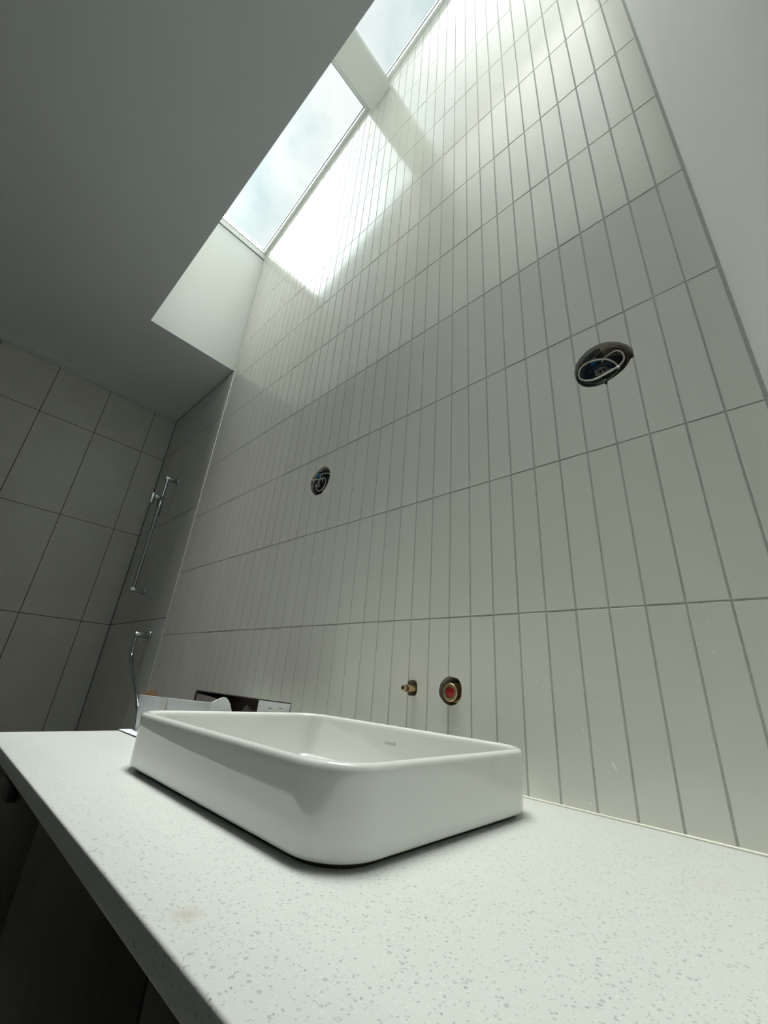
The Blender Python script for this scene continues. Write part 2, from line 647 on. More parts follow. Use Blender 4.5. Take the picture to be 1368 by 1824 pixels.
def clip_top(poly):
    """clip polygon by z <= zroof(x)-0.004"""
    r = []
    n = len(poly)
    for i in range(n):
        a, b = poly[i], poly[(i + 1) % n]
        fa = zroof(a[0]) - 0.001 - a[1]
        fb = zroof(b[0]) - 0.001 - b[1]
        if fa >= 0:
            r.append(a)
        if fa * fb < 0:
            s = fa / (fa - fb)
            r.append((a[0] + (b[0] - a[0]) * s, a[1] + (b[1] - a[1]) * s))
    return r


for row in range(-4, 12):
    for col in range(42):
        x1 = -col * U - G / 2
        x0 = -(col + 1) * U + G / 2
        if col == 0:
            x1 = -0.0055
        z0 = row * RHO + G / 2
        z1 = (row + 1) * RHO - G / 2
        if row == -1 and col <= 24:
            z0 = ZC + 0.0018
        if row < -1 and col <= 24:
            continue
        z0 = max(z0, ZF + 0.003)
        if z1 - z0 < 0.005:
            continue
        if col == 41:
            if z1 < CEIL:
                x0 = XT + 0.006
                poly = [(x0, z0), (x1, z0), (x1, z1), (x0, z1)]
            elif z0 > CEIL:
                x0 = XE + 0.003
                poly = [(x0, z0), (x1, z0), (x1, z1), (x0, z1)]
            else:
                poly = [(XT + 0.006, z0), (x1, z0), (x1, z1), (XT + 0.006, z1)]
                tiles.append(([(XE + 0.003, CEIL + 0.002), (XT + 0.003, CEIL + 0.002), (XT + 0.003, z1), (XE + 0.003, z1)], 5, 42))
        else:
            poly = [(x0, z0), (x1, z0), (x1, z1), (x0, z1)]
        full = True
        if max(p[1] - zroof(p[0]) + 0.001 for p in poly) > 0:
            poly = clip_top(poly)
            if len(poly) < 3:
                continue
            a = abs(sum(poly[i][0] * poly[(i + 1) % len(poly)][1] - poly[(i + 1) % len(poly)][0] * poly[i][1] for i in range(len(poly)))) / 2
            if a < 0.0002:
                continue
        tiles.append((poly, row, col))


def parea(poly):
    P = [px(p[0], 0, p[1]) for p in poly]
    if any(p is None for p in P):
        return 0
    cx = sum(p[0] for p in P) / len(P)
    cy = sum(p[1] for p in P) / len(P)
    P = [(min(max(p[0], 0), 1368), min(max(p[1], 0), 1824)) for p in P]
    n = len(P)
    return abs(sum(P[i][0] * P[(i + 1) % n][1] - P[(i + 1) % n][0] * P[i][1] for i in range(n))) / 2


tiles.sort(key=lambda t: -parea(t[0]))
tile_proto = {}
stuff_v, stuff_f = [], []


def overlaps(poly, h):
    xs = [p[0] for p in poly]
    zs = [p[1] for p in poly]
    hx = [p[0] for p in h]
    hz = [p[1] for p in h]
    return not (max(xs) < min(hx) or min(xs) > max(hx) or max(zs) < min(hz) or min(zs) > max(hz))


CH = 0.0009
n_ind = 0
for poly, row, col in tiles:
    hs = [i for i, h in enumerate(HOLES) if overlaps(poly, h)]
    cx = sum(p[0] for p in poly) / len(poly)
    cz = sum(p[1] for p in poly) / len(poly)
    dy = random.uniform(-0.00025, 0.00025)
    if hs:
        me = bool_cut(prism_xz('tile', poly, dy, 0.008, CH), cutters(idx=hs))
        link('tile', me, 'tile', wall_back)
        n_ind += 1
        continue
    if n_ind < 292:
        n_ind += 1
        loc = [(round(p[0] - cx, 4), round(p[1] - cz, 4)) for p in poly]
        key = tuple(loc)
        if key not in tile_proto:
            tile_proto[key] = prism_xz('tile', loc, 0.0, 0.0075, CH)
        o = link('tile', tile_proto[key], 'tile', wall_back)
        o.location = (cx, dy, cz)
        o.rotation_euler = (random.uniform(-1, 1) * 0.0006, 0, random.uniform(-1, 1) * 0.0022)
    else:
        me = prism_xz('t', poly, dy, 0.0075, CH)
        off = len(stuff_v)
        rz = random.uniform(-1, 1) * 0.0022
        for v in me.vertices:
            stuff_v.append((v.co.x, v.co.y + (v.co.x - cx) * rz, v.co.z))
        for p in me.polygons:
            stuff_f.append(tuple(off + i for i in p.vertices))
        bpy.data.meshes.remove(me)
ts = me_from('tile_field', stuff_v, stuff_f)
link('tile_field', ts, 'tile', wall_back, kind='stuff')

# tiny blobs of dried adhesive on the tile face
smear = [(-0.2955, -0.2325), (-0.2945, -0.2305), (-0.2925, -0.2345), (-0.2905, -0.2385), (-0.2895, -0.2400), (-0.2920, -0.2375), (-0.2940, -0.2345)]
link('adhesive_blob', prism_xz('adhesive_blob', smear, -0.0012, 0.0005), 'plaster', wall_back)

# ------------------------------------------------------------------ shower walls, large tiles
ws = link('wall_shower', box_me('wall_shower', XL - 0.1, XT - 0.0305, 0.008, 0.12, ZF, CEIL), 'board', kind='structure')
box('grout_bed', XL, XT - 0.006, 0.0012, 0.008, ZF, CEIL - 0.001, 'dark_grout', ws)
g = 0.0017
ZJ = [ZF + 0.002, -1.118, -0.518, 0.0825, 0.683, 1.283, 1.632]
XJ = [XL + 0.008, -3.037, -2.737, -2.437, XT - 0.006]
for i in range(len(XJ) - 1):
    for j in range(len(ZJ) - 1):
        if ZJ[j + 1] - ZJ[j] < 0.01:
            continue
        poly = [(XJ[i] + g, ZJ[j] + g), (XJ[i + 1] - g * (i < 3), ZJ[j] + g), (XJ[i + 1] - g * (i < 3), ZJ[j + 1] - g), (XJ[i] + g, ZJ[j + 1] - g)]
        link('tile', prism_xz('tile', poly, random.uniform(-2e-4, 2e-4), 0.008, 0.0006), 'big_tile', ws)
wl = link('wall_left', box_me('wall_left', XL - 0.1, XL - 0.009, YB, 0.008, ZF, CEIL), 'board', kind='structure')
box('grout_bed', XL - 0.009, XL - 0.0015, YB, 0.008, ZF, CEIL - 0.004, 'dark_grout', wl)
YJ = [0.0, -0.158, -0.4585, -0.759, -1.0595, -1.36, -1.66, -1.96, -2.26, YB + 0.002]
for i in range(len(YJ) - 1):
    for j in range(len(ZJ) - 1):
        y1, y0 = YJ[i] - g, YJ[i + 1] + g
        zz0, zz1 = ZJ[j] + g, ZJ[j + 1] - g
        if i == 0:
            y1 = -0.0015
        if zz1 - zz0 < 0.01:
            continue
        dx = random.uniform(-2e-4, 2e-4)
        c = 0.0006
        P = [(y0, zz0), (y1, zz0), (y1, zz1), (y0, zz1)]
        I = [(y0 + c, zz0 + c), (y1 - c, zz0 + c), (y1 - c, zz1 - c), (y0 + c, zz1 - c)]
        vs = [(XL + dx, a, b) for a, b in I] + [(XL + dx - c, a, b) for a, b in P] + [(XL - 0.0085, a, b) for a, b in P]
        fs = [(0, 1, 2, 3), (8, 9, 10, 11)] + [(k * 4 + q, k * 4 + (q + 1) % 4, (k + 1) * 4 + (q + 1) % 4, (k + 1) * 4 + q) for k in range(2) for q in range(4)]
        link('tile', me_from('tile', vs, fs), 'big_tile', wl)
box('cornice_strip', XL - 0.009, XL, YB, 0.0, 1.6325, CEIL, 'ceiling', wl)
# bright metal edge between the two kinds of tile
box('trim_2', XT - 0.0045, XT + 0.0045, -0.0022, 0.0012, ZF, CEIL - 0.0005, 'alu', kind='structure', bevel=0.0006)

# ------------------------------------------------------------------ skylights (slope coordinates u along, v = y, w normal)
def sl(u, v, w_):
    return Vector((OX + u * math.cos(TH) - w_ * math.sin(TH), v, OZ + u * math.sin(TH) + w_ * math.cos(TH)))


def slope_box(name, u0, u1, v0, v1, w0, w1, m, parent=None, kind=None):
    vs = [sl(u, v, q) for u in (u0, u1) for v in (v0, v1) for q in (w0, w1)]
    fs = [(0, 1, 3, 2), (4, 5, 7, 6), (0, 1, 5, 4), (2, 3, 7, 6), (1, 3, 7, 5), (0, 2, 6, 4)]
    return link(name, me_from(name, vs, fs), m, parent, kind)


def skylight(n, u0, u1):
    """u0,u1 = clear glass edges"""
    f = 0.018
    win = slope_box('window_%d' % n, u0, u1, YS + f, -f, 0.053, 0.058, 'glass', kind='structure')
    for nm, a, b, c, d in (('frame_rail', u0 - f, u1 + f, -f, 0.0), ('frame_rail', u0 - f, u1 + f, YS, YS + f), ('frame_stile', u0 - f, u0, YS + f, -f), ('frame_stile', u1, u1 + f, YS + f, -f)):
        slope_box(nm, a, b, c, d, 0.0005, 0.075, 'frame', win)
        # stepped lip below each frame member
    t = 0.0028
    for a, b, c, d in ((u0, u1, -f - t, -f), (u0, u1, YS + f, YS + f + t), (u0, u0 + t, YS + f + t, -f - t), (u1 - t, u1, YS + f + t, -f - t)):
        slope_box('gasket', a, b, c, d, 0.044, 0.053, 'gasket', win)
    return win


w1 = skylight(1, 0.0065, 1.0975)
w2 = skylight(2, 1.287, 2.385)
# curb pieces around the openings
curb = slope_box('trim_3', -0.09, -0.0117, YS - 0.09, 0.12, -0.03, 0.075, 'reveal', kind='structure')
slope_box('trim_4', 2.404, 2.60, YS, 0.0, 0.0, 0.075, 'reveal', kind='structure')
# sloped beam between the two skylights
slope_box('beam_between_skylights', 1.1160, 1.2685, YS, -0.0005, -0.118, 0.075, 'reveal', kind='structure')
bpy.data.objects['beam_between_skylights'].name = 'trim_5'
# lip boards on the end reveal just under the frame
box('trim_6', XE, XE + 0.004, YS, -0.0005, 2.690, 2.736, 'frame', kind='structure')
# upstand that closes the roof outside of the frame
slope_box('trim_7', -0.09, 2.62, YS - 0.09, YS, 0.03, 0.09, 'reveal', kind='structure')
slope_box('trim_8', -0.09, 2.62, 0.0, 0.12, 0.002, 0.09, 'reveal', kind='structure')

# ------------------------------------------------------------------ basin outline
BX0, BX1, BY0, BY1 = -0.9205, -0.3785, -0.4785, -0.0815
ZR = -0.2195


def rrect(x0, x1, y0, y1, r, n=10):
    P = []
    for cx, cy, a0 in ((x1 - r, y1 - r, 0), (x0 + r, y1 - r, 90), (x0 + r, y0 + r, 180), (x1 - r, y0 + r, 270)):
        for k in range(n + 1):
            a = math.radians(a0 + 90 * k / n)
            P.append((cx + r * math.cos(a), cy + r * math.sin(a)))
    return P


def loft(name, rings, cap0=True, cap1=True):
    vs, fs = [], []
    n = len(rings[0][0])
    for P, z in rings:
        for i, p in enumerate(P):
            vs.append((p[0], p[1], z[i] if hasattr(z, '__len__') else z))
    for k in range(len(rings) - 1):
        for i in range(n):
            j = (i + 1) % n
            fs.append((k * n + i, k * n + j, (k + 1) * n + j, (k + 1) * n + i))
    if cap0:
        fs.append(tuple(range(n))[::-1])
    if cap1:
        fs.append(tuple((len(rings) - 1) * n + i for i in range(n)))
    return me_from(name, vs, fs, True)


def off(d, r):
    return rrect(BX0 + d, BX1 - d, BY0 + d, BY1 - d, max(r, 0.004), 12)


# ------------------------------------------------------------------ vanity
XC0, XC1 = -1.357, -0.0015
YF = -0.607
def sink_cut():
    P = rrect(BX0 + 0.022, BX1 - 0.022, BY0 + 0.022, BY1 - 0.022, 0.038, 10)
    return loft('cut', [(P, -0.36), (P, -0.25)])


ct = link('countertop', bool_cut(box_me('countertop', XC0, XC1, YF, -0.0012, ZC - 0.02, ZC, 0.0022, 3), [sink_cut()]), 'quartz')
smooth_by_angle(ct.data)
tag(ct, 'long white speckled quartz worktop under the rectangular basin', 'countertop')
# bead of sealant along the back edge
sv = []
tube('sealant_bead', [(XC0 + 0.004, -0.0012, ZC + 0.0005), (-0.9, -0.0012, ZC + 0.0005), (-0.4, -0.0012, ZC + 0.0005), (XC1 - 0.001, -0.0012, ZC + 0.0005)], 0.0024, 'sealant', ct, n=4)

vc = thing('vanity_cabinet', 'dark walnut vanity cabinet beneath the white worktop', 'cabinet', (-0.68, -0.3, ZF))
VX0, VX1 = -1.345, -0.002
VZ1 = ZC - 0.0205
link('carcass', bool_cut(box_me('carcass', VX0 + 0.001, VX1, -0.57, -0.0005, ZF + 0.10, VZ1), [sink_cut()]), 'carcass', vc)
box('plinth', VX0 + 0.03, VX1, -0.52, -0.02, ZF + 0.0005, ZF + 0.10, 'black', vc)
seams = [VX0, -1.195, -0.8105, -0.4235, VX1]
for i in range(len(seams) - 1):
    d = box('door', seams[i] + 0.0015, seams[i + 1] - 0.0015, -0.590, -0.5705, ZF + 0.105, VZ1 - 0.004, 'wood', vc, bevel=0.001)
    if i == 1:
        # black pull clipped over the top edge of this door
        hb = box('handle', -1.06, -0.965, -0.6045, -0.590, VZ1 - 0.030, VZ1 - 0.006, 'black', d, bevel=0.004)
        hb.location = (0, 0, 0)

# ------------------------------------------------------------------ basin
R0 = 0.060
zb = ZC + 0.0048
rings = [(off(0.130, R0 - 0.05), -0.352), (off(0.045, R0 - 0.03), -0.3500), (off(0.028, R0 - 0.028), -0.333), (off(0.026, R0 - 0.026), zb), (off(0.010, R0 - 0.010), zb), (off(0.004, R0 - 0.004), zb + 0.0003), (off(0.0012, R0 - 0.0012), zb + 0.0018), (off(0.0, R0), zb + 0.005),
         (off(-0.0004, R0), zb + 0.03), (off(-0.0010, R0), ZR - 0.016), (off(-0.0018, R0), ZR - 0.0075), (off(-0.0014, R0), ZR - 0.0035), (off(0.0004, R0 - .001), ZR - 0.0010),
         (off(0.0030, R0 - 0.003), ZR), (off(0.0070, R0 - 0.007), ZR - 0.0002), (off(0.0100, R0 - 0.010), ZR - 0.0014), (off(0.0118, R0 - 0.0118), ZR - 0.0042), (off(0.0126, R0 - 0.0126), ZR - 0.009),
         (off(0.0205, R0 - 0.026), -0.275), (off(0.0295, R0 - 0.033), -0.325), (off(0.036, R0 - 0.036), -0.3365),
         (off(0.050, R0 - 0.042), -0.3430), (off(0.12, R0 - 0.05), -0.3460), (off(0.165, 0.01), -0.3470)]


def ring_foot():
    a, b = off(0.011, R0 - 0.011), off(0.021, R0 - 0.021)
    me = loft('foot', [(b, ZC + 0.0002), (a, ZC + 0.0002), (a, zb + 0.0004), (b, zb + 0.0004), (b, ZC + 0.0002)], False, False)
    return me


bs = thing('vessel_basin', 'glossy white rectangular ceramic basin with rounded corners on the worktop', 'basin', (-0.65, -0.28, ZC))
link('bowl', loft('bowl', rings), 'ceramic', bs)
link('foot', ring_foot(), 'shaded_gap', bs)  # dark ring below the bowl, the gap's shade is in its colour
cyl('drain', (-0.65, -0.28, -0.3475), (-0.65, -0.28, -0.3440), 0.03, 'chrome', bs, bevel=0.001)
# maker's mark printed on the inner back wall
fc = bpy.data.curves.new('mark', 'FONT')
fc.body = 'KOHLER'
fc.size = 0.0072
fc.space_character = 1.12
fc.extrude = 0.00005
fo = bpy.data.objects.new('mark_tmp', fc)
C.objects.link(fo)
dg = bpy.context.evaluated_depsgraph_get()
dg.update()
tm = bpy.data.meshes.new_from_object(fo.evaluated_get(dg))
bpy.data.objects.remove(fo, do_unlink=True)
xs = [v.co.x for v in tm.vertices]
sc = 0.0285 / (max(xs) - min(xs))
for v in tm.vertices:
    X = (v.co.x - min(xs)) * sc
    Z = v.co.y * 0.95
    z = -0.2512 + Z
    # inner wall surface between the two lofted rings
    d = 0.0126 + (ZR - 0.009 - z) / 0.0465 * 0.0079
    v.co = Vector((-0.6715 + X, BY1 - d - 0.00025 + v.co.z, z))
tm.materials.clear()
link('maker_mark', tm, 'grey_ink', bs)

# ------------------------------------------------------------------ open carton behind the basin
def slab(name, pts, thick, m, parent):
    """thin solid panel from a planar polygon"""
    P = [Vector(p) for p in pts]
    n = (P[1] - P[0]).cross(P[2] - P[0]).normalized()
    vs = [p + n * thick / 2 for p in P] + [p - n * thick / 2 for p in P]
    k = len(P)
    fs = [tuple(range(k)), tuple(range(k, 2 * k))] + [(i, (i + 1) % k, k + (i + 1) % k, k + i) for i in range(k)]
    return link(name, me_from(name, vs, fs), m, parent)


cb = thing('open_carton', 'opened white cardboard carton with brown inside behind the basin at worktop end', 'box', (-1.12, -0.2, ZC))
cx0, cx1, cy0, cy1, cz0, cz1 = -1.285, -0.9580, -0.2100, -0.122, ZC + 0.0008, -0.1965
T = 0.0022
box('bottom_panel', cx0, cx1, cy0, cy1, cz0, cz0 + T, 'kraft_shaded', cb)
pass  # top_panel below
box('back_panel', cx0, cx1, cy1 - T, cy1, cz0 + T, cz1 - 0.0095, 'kraft_shaded', cb)
def side(x, m):
    P = [(x, cy0, cz0 + T), (x, cy1 - T, cz0 + T), (x, cy1 - T, cz1 - 0.0080), (x, cy0, cz1 - T * 0.6)]
    return slab('end_panel', P, T, m, cb)


side(cx0 + T / 2, 'kraft_shaded')
ep = side(cx1 - T / 2, 'card')
ep['label'] = 'white printed end of the carton'
lb = box('label', cx1, cx1 + 0.0004, cy0 + 0.028, cy1 - 0.018, cz1 - 0.075, cz1 - 0.014, 'label', ep)
lb.location = (0, 0, 0)
for (a, b, c, d) in ((0.032, 0.036, 0.044, 0.052), (0.040, 0.043, 0.044, 0.049), (0.047, 0.050, 0.044, 0.050), (0.028, 0.036, 0.0175, 0.0190), (0.055, 0.065, 0.0175, 0.0190), (0.054, 0.062, 0.030, 0.032)):
    ib = box('print', cx1 + 0.0004, cx1 + 0.0006, cy0 + a, cy0 + b, cz1 - d, cz1 - c, 'ink', ep)
    ib.location = (0, 0, 0)
slab('top_panel', [(cx0, cy0, cz1 - T / 2), (cx1, cy0, cz1 - T / 2), (cx1, cy1, cz1 - 0.0075), (cx0, cy1, cz1 - 0.0075)], T, 'kraft_shaded', cb)
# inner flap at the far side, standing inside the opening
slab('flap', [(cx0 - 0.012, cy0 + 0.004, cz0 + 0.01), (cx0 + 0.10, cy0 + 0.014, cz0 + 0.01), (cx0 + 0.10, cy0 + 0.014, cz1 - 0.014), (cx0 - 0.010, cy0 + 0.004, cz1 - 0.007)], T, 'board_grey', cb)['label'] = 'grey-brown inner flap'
# lid folded out toward the basin, with its two tuck flaps
yl = -0.329
LA, LB = (-1.350, yl, -0.2180), (-0.946, yl, -0.2062)
ld = slab('lid', [(-1.330, yl + 0.006, ZC + 0.004), (-0.950, yl + 0.006, ZC + 0.004), LB, LA], T, 'card', cb)
tp = slab('tape', [(-1.196, yl - 0.0016, -0.2510), (-1.158, yl - 0.0016, -0.2520), (-1.160, yl - 0.0016, -0.2118), (-1.196, yl - 0.0016, -0.2128)], 0.0006, 'tape', ld)
tp.location = (0, 0, 0)
slab('tuck_flap', [(-0.946, -0.3285, -0.2065), (-0.946, -0.3183, -0.2012), (-0.946, -0.309, -0.1970), (-0.946, -0.3030, -0.1952), (-0.946, -0.2985, -0.1955), (-0.946, -0.2945, -0.1978),
                   (-0.946, -0.2900, -0.2020), (-0.946, -0.2858, -0.2075), (-0.946, -0.2700, -0.2400), (-0.946, -0.2650, ZC + 0.004), (-0.946, -0.3285, ZC + 0.004)], T, 'card', cb)['label'] = 'white rounded tuck flap'
slab('tuck_flap', [(-1.350, -0.3275, -0.2182), (-1.350, -0.3136, -0.2083), (-1.350, -0.3045, -0.2045), (-1.350, -0.2991, -0.2034), (-1.350, -0.2940, -0.2045), (-1.350, -0.2895, -0.2080),
                   (-1.350, -0.2850, -0.2150), (-1.350, -0.2780, -0.2280), (-1.350, -0.3275, -0.2300)], T, 'kraft', cb)['label'] = 'brown rounded tuck flap'
slab('flap', [(-1.352, -0.356, ZC + 0.003), (-1.18, -0.354, ZC + 0.003), (-1.18, -0.325, ZC + 0.003), (-1.354, -0.325, ZC + 0.003)], 0.0012, 'card', cb)
# crumpled wrapping inside
bm = bmesh.new()
bmesh.ops.create_icosphere(bm, subdivisions=4, radius=1)
from mathutils import noise as NZ
for v in bm.verts:
    d = v.co.normalized()
    k = 1 + 0.35 * NZ.noise(d * 2.3) + 0.22 * abs(NZ.noise(d * 6)) + 0.1 * NZ.noise(d * 14)
    v.co = Vector((d.x * 0.055, d.y * 0.024, d.z * 0.030)) * k + Vector((-1.055, cy0 + 0.041, cz0 + 0.046))
for v in bm.verts:
    v.co.x = min(max(v.co.x, cx0 + 0.005), cx1 - 0.005)
    v.co.y = min(max(v.co.y, cy0 + 0.003), cy1 - 0.004)
    v.co.z = max(v.co.z, cz0 + T + 0.0002)
me = bpy.data.meshes.new('crumpled_bag')
bm.to_mesh(me)
bm.free()
o = link('crumpled_bag', me, 'poly')
tag(o, 'crumpled translucent plastic bag inside the open carton', 'plastic bag')

# ------------------------------------------------------------------ electrical boxes in the wall
def xz(P, y):
    return [(a, y, b) for a, b in P]


def screw(p, par, r=0.0032):
    s = cyl('screw', (p[0], p[1], p[2]), (p[0], p[1] + 0.003, p[2]), r, 'steel', par, seg=16, bevel=0.0008)
    h = cyl('screw_hole', (p[0], p[1] - 0.0002, p[2]), (p[0], p[1] + 0.0004, p[2]), r * 0.45, 'black', s, seg=10)
    h.location = (0, 0, 0)
    return s


def elec_box(cx, cz, r, label, depth=0.040, front=0.012):
    t = thing('electrical_box', label, 'electrical box', (cx, front, cz), 'electrical boxes in the tiled wall')
    prof = [(0, r), (0, r + 0.0012), (depth, r + 0.0012), (depth, 0.001)]
    seg = 40
    vs, fs = [], []
    ring = [(r, 0.0), (r + 0.0014, 0.0), (r + 0.0014, depth), (r, depth - 0.0014)]
    # open cup
    rr = [(r + 0.0014, front), (r + 0.0014, front + depth), (0.0005, front + depth), (0.0005, front + depth - 0.0014), (r, front + depth - 0.0014), (r, front)]
    for rad, y in rr:
        for i in range(seg):
            a = 2 * math.pi * i / seg
            vs.append((cx + rad * math.cos(a), y, cz + rad * math.sin(a)))
    for k in range(len(rr)):
        k2 = (k + 1) % len(rr)
        for i in range(seg):
            j = (i + 1) % seg
            fs.append((k * seg + i, k * seg + j, k2 * seg + j, k2 * seg + i))
    me = smooth_by_angle(me_from('shell', vs, fs), 40)
    link('shell', me, 'box_metal', t)
    # two knockout discs on the back
    for dx, dz in ((-0.024, -0.004), (0.022, 0.02)):
        cyl('knockout', (cx + dx, front + depth - 0.0030, cz + dz), (cx + dx, front + depth - 0.0014, cz + dz), 0.011, 'box_metal', t, seg=24, bevel=0.0004)
    return t


e1 = elec_box(-0.2165, 0.5020, 0.0535, 'round electrical box with white cable loop, larger hole at upper right')
cab = [(-0.1937, 0.030, 0.495), (-0.1983, .020, 0.5062), (-0.21, .014, 0.5183), (-0.224, .011, 0.5244), (-0.2397, .010, 0.5278), (-0.2529, .009, 0.526), (-0.2620, .009, 0.5200),
       (-0.2670, .009, 0.5097), (-0.2673, .009, 0.4981), (-0.2620, .009, 0.4880), (-0.2500, .009, 0.4795), (-0.2352, .009, 0.4767), (-0.214, .009, 0.4797), (-0.1983, .009, 0.4835),
       (-0.1866, .010, 0.4894), (-0.1795, .011, 0.5006), (-0.1807, .012, 0.5172), (-0.1888, .014, 0.5300), (-0.2014, .018, 0.5345), (-0.2205, .028, 0.5336), (-0.236, .045, 0.52)]
tube('cable', cab, 0.0019, 'cable', e1, seg=10, n=8)
tube('wire', [(-0.2509, .007, 0.5201), (-0.2356, .007, 0.5298), (-0.2161, .007, 0.5404), (-0.1997, .008, 0.5457), (-0.1898, .010, 0.5424), (-0.1771, .012, 0.525), (-0.1725, .014, 0.5051), (-0.1765, .016, 0.4877)], 0.0007, 'copper', e1, seg=6)['label'] = 'bare copper wire'
tube('wire', [(-0.2534, .012, 0.5268), (-0.2654, .012, 0.5223), (-0.2694, .012, 0.5117), (-0.2689, .012, 0.499), (-0.2626, .012, 0.4844), (-0.2504, .012, 0.4735), (-0.2302, .012, 0.4657), (-0.2115, .012, 0.4663), (-0.1938, .012, 0.4778)], 0.0006, 'steel', e1, seg=6)
for k, dy in enumerate((0.0, 0.004, 0.008)):
    tube('wire', [(-0.2287, .018 + dy, 0.5352 - k * 0.002), (-0.2129, .018 + dy, 0.5421 - k * 0.002), (-0.1957, .018 + dy, 0.5430 - k * 0.002), (-0.1841, .018 + dy, 0.5325), (-0.1752 - k * 0.001, .018 + dy, 0.5115),
                  (-0.1757 - k * 0.001, .018 + dy, 0.4948), (-0.1854, .018 + dy, 0.4834), (-0.197, .03 + dy, 0.476)], 0.0011, 'brown_wire', e1, seg=6)['label'] = 'dark brown insulated wire'
cyl('wire_nut', (-0.2430, 0.020, 0.5260), (-0.2330, 0.022, 0.5400), 0.0040, 'blue', e1, r1=0.0052, seg=16, bevel=0.001)['label'] = 'blue twist-on connector'
tube('wire', [(-0.262, .035, 0.508), (-0.250, .028, 0.514), (-0.235, .026, 0.521), (-0.218, .03, 0.522), (-0.205, .04, 0.515)], 0.0045, 'navy', e1, seg=8)['label'] = 'navy sheathed lead'
tg = slab('sticker', [(-0.2444, 0.040, 0.5305), (-0.2411, 0.040, 0.5080), (-0.2100, 0.040, 0.5060), (-0.2085, 0.040, 0.5290)], 0.0005, 'label', e1)
for k in range(9):
    q = slab('print', [(-0.2395 + k * 0.0030, 0.0395, 0.5215), (-0.2395 + k * 0.0030 + (0.0010 + 0.0008 * (k % 3)), 0.0395, 0.5215), (-0.2385 + k * 0.0030 + (0.0010 + 0.0008 * (k % 3)), 0.0395, 0.5105), (-0.2385 + k * 0.0030, 0.0395, 0.5105)], 0.0002, 'ink', tg)
    q.location = (0, 0, 0)
for k in range(10):
    q = slab('print', [(-0.2420 + k * 0.0030, 0.0395, 0.5285), (-0.2420 + k * 0.0030 + 0.0021, 0.0395, 0.5283), (-0.2420 + k * 0.0030 + 0.0021, 0.0395, 0.5258), (-0.2420 + k * 0.0030, 0.0395, 0.5260)], 0.0002, 'ink', tg)
    q.location = (0, 0, 0)
for p in ((-0.2584, 0.008, 0.5330), (-0.1911, 0.004, 0.4781), (-0.2212, 0.010, 0.4650), (-0.2060, 0.04, 0.5400)):
    screw(p, e1)

e2 = elec_box(-1.1520, 0.5050, 0.0500, 'round electrical box with blue connector, smaller hole left of centre')
tube('cable', [(-1.108, .020, 0.5254), (-1.1300, .012, 0.535), (-1.1525, .010, 0.540), (-1.1700, .011, 0.5385), (-1.1716, .014, 0.526), (-1.1792, .014, 0.5165), (-1.1765, .016, 0.5001)], 0.0019, 'cable', e2, seg=8)
tube('cable', [(-1.1950, .020, 0.5244), (-1.1908, .014, 0.4978), (-1.1701, .012, 0.4749), (-1.1462, .012, 0.4779), (-1.1353, .012, 0.4953), (-1.142, .014, 0.5181), (-1.1638, .016, 0.5303), (-1.176, .03, 0.52)], 0.0015, 'cable', e2, seg=8)
tube('wire', [(-1.2120, -.003, 0.5266), (-1.1990, 0.002, 0.5246), (-1.1850, .004, 0.5216), (-1.1700, .006, 0.5203), (-1.1500, .014, 0.5209)], 0.0012, 'cable', e2, seg=6)
slab('cable_end', [(-1.1920, 0.011, 0.5060), (-1.1690, 0.011, 0.4955), (-1.1700, 0.011, 0.4905), (-1.1925, 0.011, 0.5000)], 0.002, 'cable', e2)
cyl('wire_nut', (-1.1900, 0.014, 0.5340), (-1.1700, 0.012, 0.5495), 0.0060, 'blue', e2, r1=0.0075, seg=16, bevel=0.0015)['label'] = 'blue twist-on connector'
tube('wire', [(-1.120, .03, 0.548), (-1.1090, .022, 0.530), (-1.1065, .02, 0.505), (-1.115, .02, 0.480), (-1.130, .024, 0.466)], 0.0035, 'navy', e2, seg=8)
for p in ((-1.1830, 0.010, 0.4640), (-1.1150, 0.010, 0.5430)):
    screw(p, e2, 0.0028)

# ------------------------------------------------------------------ plumbing in the wall
pc = thing('tap_spout_stub', 'small brass pipe stub poking from the narrow hole above the basin', 'pipe fitting', (-0.6845, 0.0, -0.1500))
cyl('pipe', (-0.6845, -0.024, -0.1500), (-0.6845, 0.119, -0.1500), 0.0068, 'brass', pc, seg=24)
cyl('nozzle', (-0.6845, -0.037, -0.1500), (-0.6845, -0.0245, -0.1500), 0.0058, 'brass', pc, seg=24, bevel=0.001)
cyl('bore', (-0.6845, -0.0375, -0.1500), (-0.6845, -0.0365, -0.1500), 0.0030, 'black', pc, seg=16)
for k in range(2):
    cyl('o_ring', (-0.6845, -0.0270 - 0.0042 * k, -0.1500), (-0.6845, -0.0250 - 0.0042 * k, -0.1500), 0.0066, 'oring', pc, seg=24, bevel=0.0006)
cyl('backing_nut', (-0.690, 0.040, -0.1480), (-0.690, 0.058, -0.1480), 0.0170, 'black', pc, seg=6)
pv = thing('tap_valve_body', 'brass valve body with red plug in the round hole above the basin', 'valve', (-0.587, 0.0, -0.1505))
vx, vz = -0.5860, -0.1512
me = cyl_me('valve_sleeve', (vx, -0.006, vz), (vx, 0.119, vz), 0.0155, seg=36, prof=[(0.004, 0.0103), (0.0, 0.0108), (0.0, 0.0160), (0.0012, 0.0174), (0.010, 0.0174), (0.0105, 0.0160), (0.022, 0.0160), (0.022, 0.0192), (0.125, 0.0192)])
link('valve_sleeve', me, 'brass', pv)
cyl('red_plug', (vx, -0.0045, vz), (vx, 0.004, vz), 0.0098, 'red', pv, seg=24, bevel=0.0008)
b_ = box('plug_rib', vx - 0.0088, vx + 0.0088, -0.0062, -0.0040, vz - 0.0007, vz + 0.0007, 'red', pv)
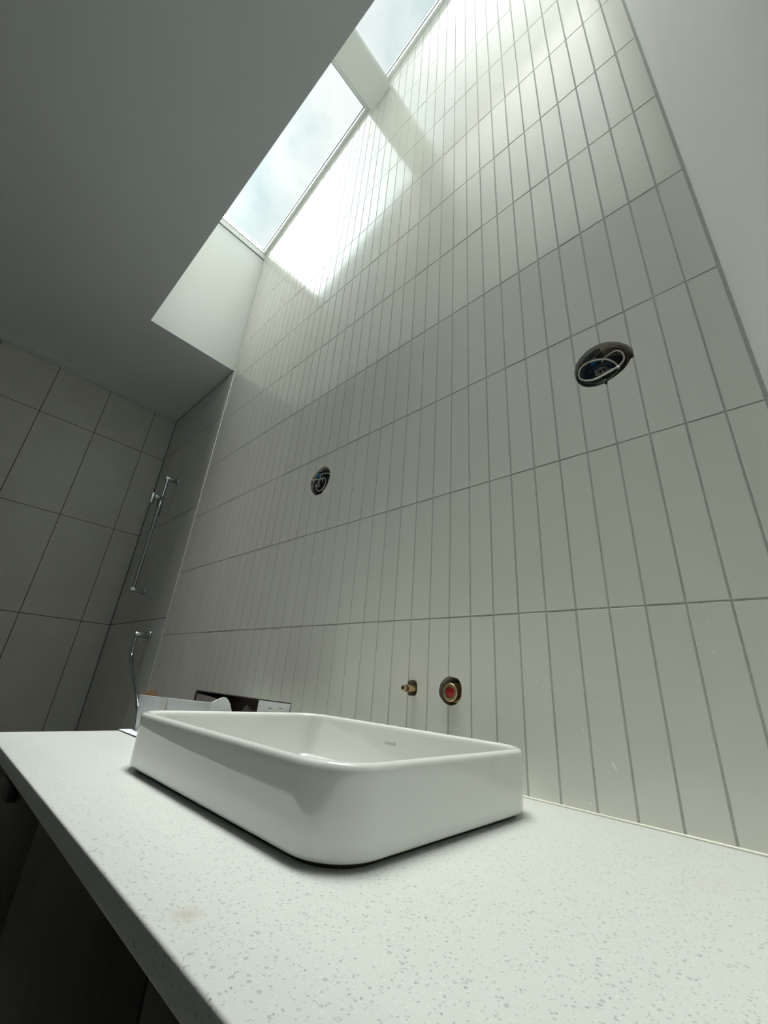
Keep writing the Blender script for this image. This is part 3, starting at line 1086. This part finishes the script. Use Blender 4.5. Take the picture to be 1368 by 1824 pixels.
ring = cyl_me('rubber_collar', (vx - 0.004, 0.040, vz), (vx - 0.004, 0.07, vz), 0.026, seg=32)
link('rubber_collar', ring, 'black', pv)

# ------------------------------------------------------------------ shower fittings
sb = thing('shower_slide_bar', 'chrome vertical slide bar with sliding holder on the dark shower wall', 'shower rail', (-2.69, 0.0, 0.25))
bx, by = -2.690, -0.066
cyl('rod', (bx, by, 0.258), (bx, by, 0.952), 0.0108, 'chrome', sb, seg=24, bevel=0.001)
for z in (0.957, 0.249):
    br = cyl('bracket', (bx, by - 0.015, z), (bx, -0.006, z), 0.0150, 'chrome', sb, seg=28, bevel=0.0015)
    f_ = cyl('flange', (bx, -0.008, z), (bx, -0.0003, z), 0.0215, 'chrome', br, seg=32, bevel=0.002)
    f_.location = (0, 0, 0)
sd_ = cyl('slider', (bx, by, 0.700), (bx, by, 0.790), 0.0165, 'chrome', sb, seg=28, bevel=0.002)
for nm, a, b, r in (('holder_arm', (bx, by, 0.815), (bx, by - 0.040, 0.815), 0.0170), ('knob', (bx - 0.048, by - 0.002, 0.790), (bx - 0.012, by - 0.002, 0.800), 0.0085)):
    q = cyl(nm, a, b, r, 'chrome', sd_, seg=24, bevel=0.003)
    q.location = (0, 0, 0)
q = link('holder_fork', box_me('holder_fork', bx - 0.014, bx + 0.014, by - 0.062, by - 0.036, 0.765, 0.832, 0.004), 'chrome', sd_)
q.location = (0, 0, 0)
so = thing('shower_outlet', 'chrome wall elbow low on the shower wall feeding the hose', 'shower outlet', (-2.41, 0.0, 0.0))
ox_ = -2.412
cyl('flange', (ox_, -0.010, 0.0), (ox_, -0.0003, 0.0), 0.0255, 'chrome', so, seg=32, bevel=0.002)
cyl('arm', (ox_, -0.072, -0.002), (ox_, -0.009, 0.0), 0.0140, 'chrome', so, seg=28, bevel=0.0015)
cyl('spigot', (ox_, -0.062, -0.008), (ox_, -0.062, -0.022), 0.0075, 'chrome', so, seg=20)
hs = thing('shower_hose', 'ribbed chrome shower hose hanging from the wall elbow', 'hose', (-2.41, -0.06, -0.03))
cyl('hose_nut', (ox_, -0.062, -0.0225), (ox_ + 0.002, -0.061, -0.060), 0.0100, 'chrome', hs, seg=20, r1=0.0082, bevel=0.001)
HP = [(ox_ + 0.002, -0.061, -0.058), (ox_ + 0.005, -0.060, -0.085), (-2.385, -0.063, -0.112), (-2.335, -0.066, -0.145), (-2.270, -0.068, -0.182), (-2.200, -0.069, -0.228), (-2.130, -0.069, -0.280), (-2.070, -0.069, -0.335),
      (-2.01, -0.07, -0.42), (-1.97, -0.08, -0.56), (-1.96, -0.10, -0.75), (-1.99, -0.14, -0.95), (-2.06, -0.22, -1.09), (-2.18, -0.34, -1.152), (-2.35, -0.45, ZF + 0.0085)]
tube('hose', HP, 0.0080, 'chrome', hs, seg=12, n=24, ridge=0.0007)
